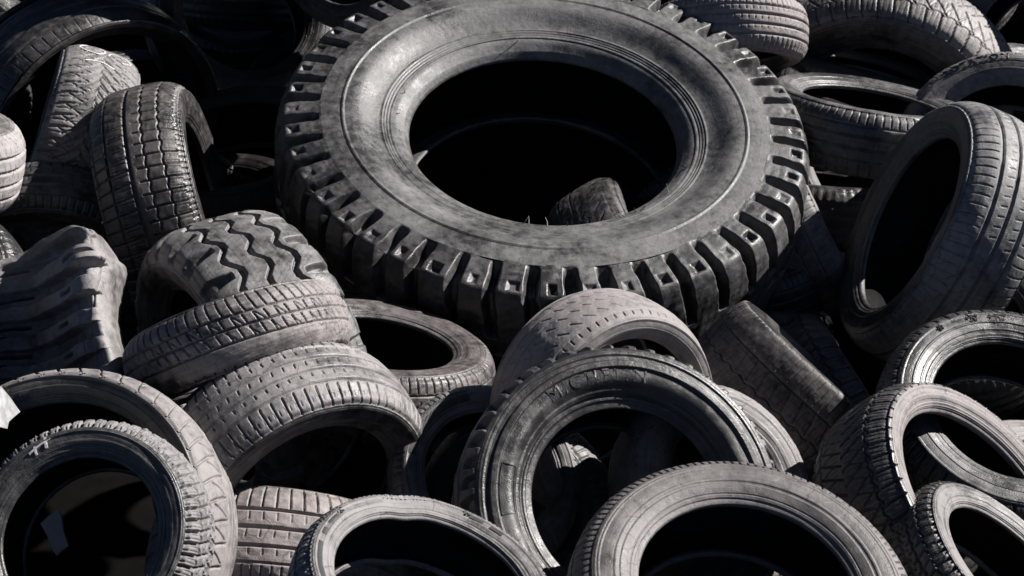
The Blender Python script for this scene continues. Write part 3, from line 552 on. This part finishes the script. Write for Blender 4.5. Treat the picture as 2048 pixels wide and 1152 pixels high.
# ---- crumpled tractor tyre
def tractor_tyre():
    X = [[-120, -60, 0, 60, 110, 150, 180, 195, 212, 226], [-120, -60, 0, 60, 108, 145, 169, 202, 230, 242], [-120, -60, 0, 60, 108, 145, 169, 213, 250, 256],
         [-120, -60, 0, 60, 110, 152, 180, 215, 236, 246], [-120, -60, 0, 60, 115, 160, 191, 224, 233, 242], [-120, -60, 0, 65, 125, 178, 212, 246, 254, 262], [-120, -60, 5, 75, 140, 200, 235, 268, 276, 284]]
    Yp = [[565, 548, 532, 512, 494, 475, 466, 467, 480, 500], [595, 578, 562, 547, 527, 500, 487, 497, 513, 525], [632, 616, 600, 590, 570, 540, 524, 535, 536, 550],
          [680, 664, 648, 642, 625, 596, 578, 590, 588, 600], [738, 722, 708, 702, 687, 660, 641, 649, 648, 656], [805, 790, 778, 774, 765, 742, 719, 722, 724, 730], [890, 875, 865, 860, 850, 825, 800, 805, 808, 812]]
    D0 = np.array([3.70, 3.77, 3.86, 3.87, 3.84, 3.77, 3.69, 3.73, 3.85, 4.0]) - .10; DR = [.14, .08, .04, .0, -.03, -.06, -.1]
    g = np.stack([np.array(X, float), np.array(Yp, float), D0[None, :] + np.array(DR)[:, None]], -1)
    nu, nv = 300, 420
    a = np.stack([spl_rows(g[:, j], nv) for j in range(g.shape[1])], 1)
    b = np.stack([spl_rows(a[i], nu) for i in range(nv)], 0)
    pts = np.stack([(b[..., 0] - 1024) * b[..., 2] / 3200, -(b[..., 1] - 576) * b[..., 2] / 3200, -b[..., 2]], -1)
    n = np.cross(np.gradient(pts, axis=1), -np.gradient(pts, axis=0)); n /= np.linalg.norm(n, axis=-1)[..., None] + 1e-9
    n *= np.sign(n[..., 2:3].mean())
    cu = np.linspace(0, 9, nu)[None, :]; rv = np.linspace(0, 6, nv)[:, None]
    ph = rv + .10 * np.sin(cu * .9) + .03 * vnoise(9, cu, rv)
    fr = np.abs(ph - np.round(ph)); bar = sstep((.25 - fr) / .04)
    amp = .016 + .020 * sstep((cu - 4.2) / 1.6) * sstep((8.2 - cu) / 1.2) + .006 * sstep((2.6 - cu) / 1) ; amp = amp * sstep((8.0 - cu) / .9)
    bar2 = sstep((.17 - np.abs(np.mod(ph + .5, 1) - .5 + .5 - .5)) / .08) * 0
    h = bar * amp + .0015 * vnoise(21, cu * 3, rv * 4)
    groove = (sstep((.075 - np.abs(np.mod(ph, 1) - .40)) / .03) + sstep((.06 - np.abs(np.mod(ph, 1) - .72)) / .03) * sstep((3.2 - cu) / .2)) * sstep((4.4 - cu) / .3) * .022; h = h - groove
    slot = sstep((.075 - np.abs(ph - np.round(ph) + .03)) / .03) * sstep((.30 - np.abs(cu - 6.72)) / .06) * .016 * (np.round(ph) >= 1); h = h - slot - .006 * sstep((.07 - np.abs(cu - 7.5)) / .04)
    pts2 = pts + n * h[..., None]
    origin = px(60, 700, 3.9); root = bpy.data.objects.new('tractor_tyre', None); coll.objects.link(root); root.empty_display_size = .1
    M = np.eye(4); M[:3, :3] = CR; M[:3, 3] = cam2w(origin); root.matrix_world = Matrix(M.tolist())
    root['label'] = 'crumpled tractor tyre at the left edge, its thick lugs folded along a bright ridge'; root['category'] = 'tyre'; root['group'] = GROUP
    m = rubber('tractor_rubber', dust=.62, base=.025, top=.2, streak=.2, crack=.2, seed=77, spread=.2, rough=(.36, .72))
    k = int(nu * 7.35 / 9)
    loc = pts2 - origin
    link('tread', grid_mesh('tread', loc[:, :k + 1], closed=False), m, root)
    sw = link('sidewall', grid_mesh('sidewall', (loc - n * .0015)[:, k - 2:], closed=False), m, root)
    link('inner_lining', grid_mesh('inner_lining', (pts - n * .03 - origin)[::3, ::3], closed=False), m, root)
def spl_rows(p, n): return spline(p, n)
tractor_tyre()

# ---- writing, chalk and worn patches on single tyres
def patch(T, a0, a1, r0, r1, mat, name, h=.0009, na=30, nr=10):
    a = np.linspace(a0, a1, na)[:, None]; u = np.linspace(0, 1, nr)[None, :]
    ri = r0(a) if callable(r0) else r0; ro = r1(a) if callable(r1) else r1
    rr = ri + (ro - ri) * u + 0 * a; P = T.on_side(a + 0 * rr, rr, h)
    return link(name, grid_mesh(name, P, closed=False), mat, T.side[0])
def fr(T, f): return T.r + (T.R - T.r) * f
t = TYRES['T14']; text_on(t, 'ROTATION', 107, fr(t, .60), .036, INK, h=.0022, spacing=1.2)
t = TYRES['T26']
FAINT = plain('raised_black_rubber', (.018, .017, .018), .5, .3, 60)
text_on(t, 'MICHELIN', 100, fr(t, .34), .040, t.mat, h=.0006, spacing=1.25); text_on(t, 'MICHELIN', 222, fr(t, .34), .040, t.mat, h=.0006, spacing=1.25)
for e0, e1 in (((163, fr(t, .30)), (186, fr(t, .30))), ((163, fr(t, .50)), (186, fr(t, .50)))): side_ribbon(t, [e0, ((e0[0] + e1[0]) / 2, e0[1]), e1], .0022, t.mat, 'embossed_plate', h=.0016)
for a in (163, 186): side_ribbon(t, [(a, fr(t, .30)), (a, fr(t, .50))], .0022, t.mat, 'embossed_plate', h=.0016)
t = TYRES['T31']; text_on(t, '195/65 R15', 80, fr(t, .50), .017, plain('pale_raised_rubber', (.26, .25, .24), .7, .2), h=.0018, spacing=1.2)
for a0, a1, f0, f1 in ((148, 205, .36, .66), (124, 133, .42, .66), (137, 142, .38, .6), (36, 44, .40, .66), (24, 32, .40, .66)):
    patch(t, a0, a1, fr(t, f0), fr(t, f1), FAINT, 'dark_patch')
def snowflake(t, ang, rho, size, mat):
    V_, F_ = [], []
    def seg(x0, y0, x1, y1, w):
        d = np.array([x1 - x0, y1 - y0]); L_ = np.linalg.norm(d); q = np.array([-d[1], d[0]]) / L_ * w / 2; n = len(V_)
        for p in ((x0 - q[0], y0 - q[1]), (x1 - q[0], y1 - q[1]), (x1 + q[0], y1 + q[1]), (x0 + q[0], y0 + q[1])): V_.append(p)
        F_.append([n, n + 1, n + 2, n + 3])
    for k in range(6):
        a = k * math.pi / 3 + .2; c_, s_ = math.cos(a), math.sin(a); seg(0, 0, c_ * size, s_ * size, size * .16)
        for sg in (.7, -.7):
            b = a + sg; seg(c_ * size * .55, s_ * size * .55, c_ * size * .55 + math.cos(b) * size * .4, s_ * size * .55 + math.sin(b) * size * .4, size * .13)
    v = np.array(V_); top = t.on_side(ang - np.degrees(v[:, 0] / rho), rho + v[:, 1], .0018); bot = t.on_side(ang - np.degrees(v[:, 0] / rho), rho + v[:, 1], -.001)
    n = len(top); F2 = list(F_)
    for f in F_:
        for i in range(4): F2.append([f[(i + 1) % 4], f[i], f[i] + n, f[(i + 1) % 4] + n])
    me = bpy.data.meshes.new('snowflake'); me.from_pydata(np.vstack([top, bot]).tolist(), [], F2); me.update(); link('snowflake', me, mat, t.side[0])
t = TYRES['T37']
for a, s in ((121, .010), (101, .016), (87, .022)): snowflake(t, a, fr(t, .57), s, INK)
snowflake(TYRES['T31'], 121, fr(TYRES['T31'], .55), .010, INK); snowflake(TYRES['T31'], 46, fr(TYRES['T31'], .54), .009, INK)
t = TYRES['T34']
side_ribbon(t, [(123.5, fr(t, .36)), (122.5, fr(t, .60))], .004, CHALK); side_ribbon(t, [(116.5, fr(t, .40)), (115.5, fr(t, .66))], .005, CHALK); side_ribbon(t, [(127, fr(t, .48)), (112, fr(t, .60))], .004, CHALK)
def crown_loop(t, pts, w): crown_ribbon(t, pts, w, CHALK, t.root.children[0], n=60)
t = TYRES['T3']; hw = t.hw
for pts in ([(0, .2), (6, .0), (12, .15), (14, .5), (8, .7), (2, .55), (0, .2)], [(-2, -.5), (4, -.75), (9, -.55), (8, -.2), (2, -.1)], [(-12, -.3), (-9, .1), (-11, .5)]):
    crown_loop(t, [(T3A + a, b * hw) for a, b in pts], .0035)
# knurled band on the small pale tyre
t = TYRES['T29']
a = np.linspace(100, 165, 420)[:, None]; u = np.linspace(0, 1, 44)[None, :]
am = np.radians(a) * fr(t, .5) * 1000; um = u * (t.R - t.r) * .36 * 1000
hgt = np.maximum(np.cos((am + um) * 2 * np.pi / 4.4), np.cos((am - um) * 2 * np.pi / 4.4))
Pk = t.on_side(a + 0 * u, fr(t, .34) + u * (t.R - t.r) * .36 + 0 * a, .0006 + .0011 * sstep(hgt))
link('knurled_band', grid_mesh('knurled_band', Pk, closed=False), rubber('knurled_rubber', dust=.4, base=.03, top=.09, seed=8), t.side[0])

# ---- board end, and a sheet put in as a patch of sunlight
def slab(name, label, cat, pts, d, thick, mat, dd=None):
    P0 = np.array([px(u, v, d + (dd[i] if dd else 0)) for i, (u, v) in enumerate(pts)]); c = P0.mean(0); n = len(pts)
    P1 = P0 + np.array([.15, -.2, -1.0]) * thick
    V_ = np.vstack([P0, P1]) - c; F_ = [list(range(n))[::-1], list(range(n, 2 * n))] + [[i, (i + 1) % n, (i + 1) % n + n, i + n] for i in range(n)]
    me = bpy.data.meshes.new(name); me.from_pydata(V_.tolist(), [], F_); me.update()
    o = link(name, me, mat); M = np.eye(4); M[:3, :3] = CR; M[:3, 3] = cam2w(c); o.matrix_world = Matrix(M.tolist()); o['label'] = label; o['category'] = cat
    b = o.modifiers.new('bevel', 'BEVEL'); b.width = .0015; b.segments = 2
    return o
slab('white_board', 'torn end of a white board at the left edge, on the large dark tyre', 'board', [(-70, 735), (-2, 773), (14, 792), (35, 822), (24, 831), (12, 842), (9, 856), (-4, 853), (-80, 840)], 3.06, .012, plain('white_paint', (.25, .25, .255), .8, .5, 45), dd=[.0022 * (u_ + 20) - .0010 * (v_ - 800) for u_, v_ in ((-70, 735), (-2, 773), (14, 792), (35, 822), (24, 831), (12, 842), (9, 856), (-4, 853), (-80, 840))])
slab('sun_patch_sheet', 'grey sheet standing in for a patch of sunlight in the hole of the studded corner tyre', 'sun patch', [(80, 1047), (98, 1030), (118, 1018), (124, 1040), (127, 1064), (137, 1092), (124, 1100), (113, 1112), (102, 1096), (94, 1073)], 3.3, .006, plain('sun_patch_grey', (.42, .37, .33), .6, .25, 20))  # pale sheet imitating sunlight that falls inside the tyre

# frayed cords round the bead of the huge tyre
def loose_cords():
    t = TYRES['T1']; rs = np.random.RandomState(3); m = plain('grey_cord', (.16, .15, .14), .9)
    bead = [o for o in t.root.children if o.name.startswith('bead')][0]
    for a in list(rs.uniform(255, 345, 12)) + [158, 172, 96]:
        V_, F_ = [], []
        p0 = t.on_side(np.array([a]), np.array([t.r + .006]), .001)[0]
        d_ = np.array([-math.cos(math.radians(a)), -math.sin(math.radians(a)), 0]) * rs.uniform(.3, 1) + rs.normal(size=3) * .5 + np.array([0, 0, .7]); d_ /= np.linalg.norm(d_)
        ln = rs.uniform(.010, .030); q = np.cross(d_, rs.normal(size=3)); q /= np.linalg.norm(q); r_ = np.cross(d_, q); w = .0011
        bend = rs.normal(size=3) * .006
        for f, ww in ((0, w), (.5, w), (1, w * .5)):
            c_ = p0 + d_ * ln * f + bend * f * f
            for sx, sy in ((1, 1), (-1, 1), (-1, -1), (1, -1)): V_.append(c_ + q * ww * sx + r_ * ww * sy)
        for k in (0, 4):
            for i in range(4): F_.append([k + i, k + (i + 1) % 4, k + 4 + (i + 1) % 4, k + 4 + i])
        F_.append([8, 9, 10, 11])
        me = bpy.data.meshes.new('loose_cord'); me.from_pydata(np.array(V_).tolist(), [], F_); me.update()
        link('loose_cord', me, m, bead)
loose_cords()


# ------------------------------------------------------------------ ground under the heap, shaped as a pit with a rim that blocks sun
def ground():
    gx = np.r_[-60, -30, -12, np.linspace(-6, 6, 110), 12, 30, 60]; gy = np.r_[-40, -15, -4, np.linspace(-1, 10.5, 110), 14, 30, 60]
    X, Y = np.meshgrid(gx, gy, indexing='ij')
    rim = np.where(Y < 4, 1.9 + 0 * Y, 1.9 + .22 * np.clip(Y - 4, 0, 6)) + .25 * sstep((X - 1) / 3)
    pit = sstep((Y - .35) / 1.2) * sstep((8.1 - Y) / .8) * sstep((2.3 + .1 * Y - np.abs(X)) / .7)
    h = rim * (1 - pit) + .45 * pit
    near = (np.abs(X) < 7) & (Y > -2) & (Y < 11)
    h = h + (.05 * vnoise(3, X * 2, Y * 2) + .02 * vnoise(4, X * 7, Y * 7)) * near
    me = grid_mesh('ground', np.stack([X, Y, h], -1), closed=False)
    m = plain('dark_soil', (.003, .0028, .0026), .95, .5, 14)
    o = link('ground', me, m); o['kind'] = 'structure'
ground()
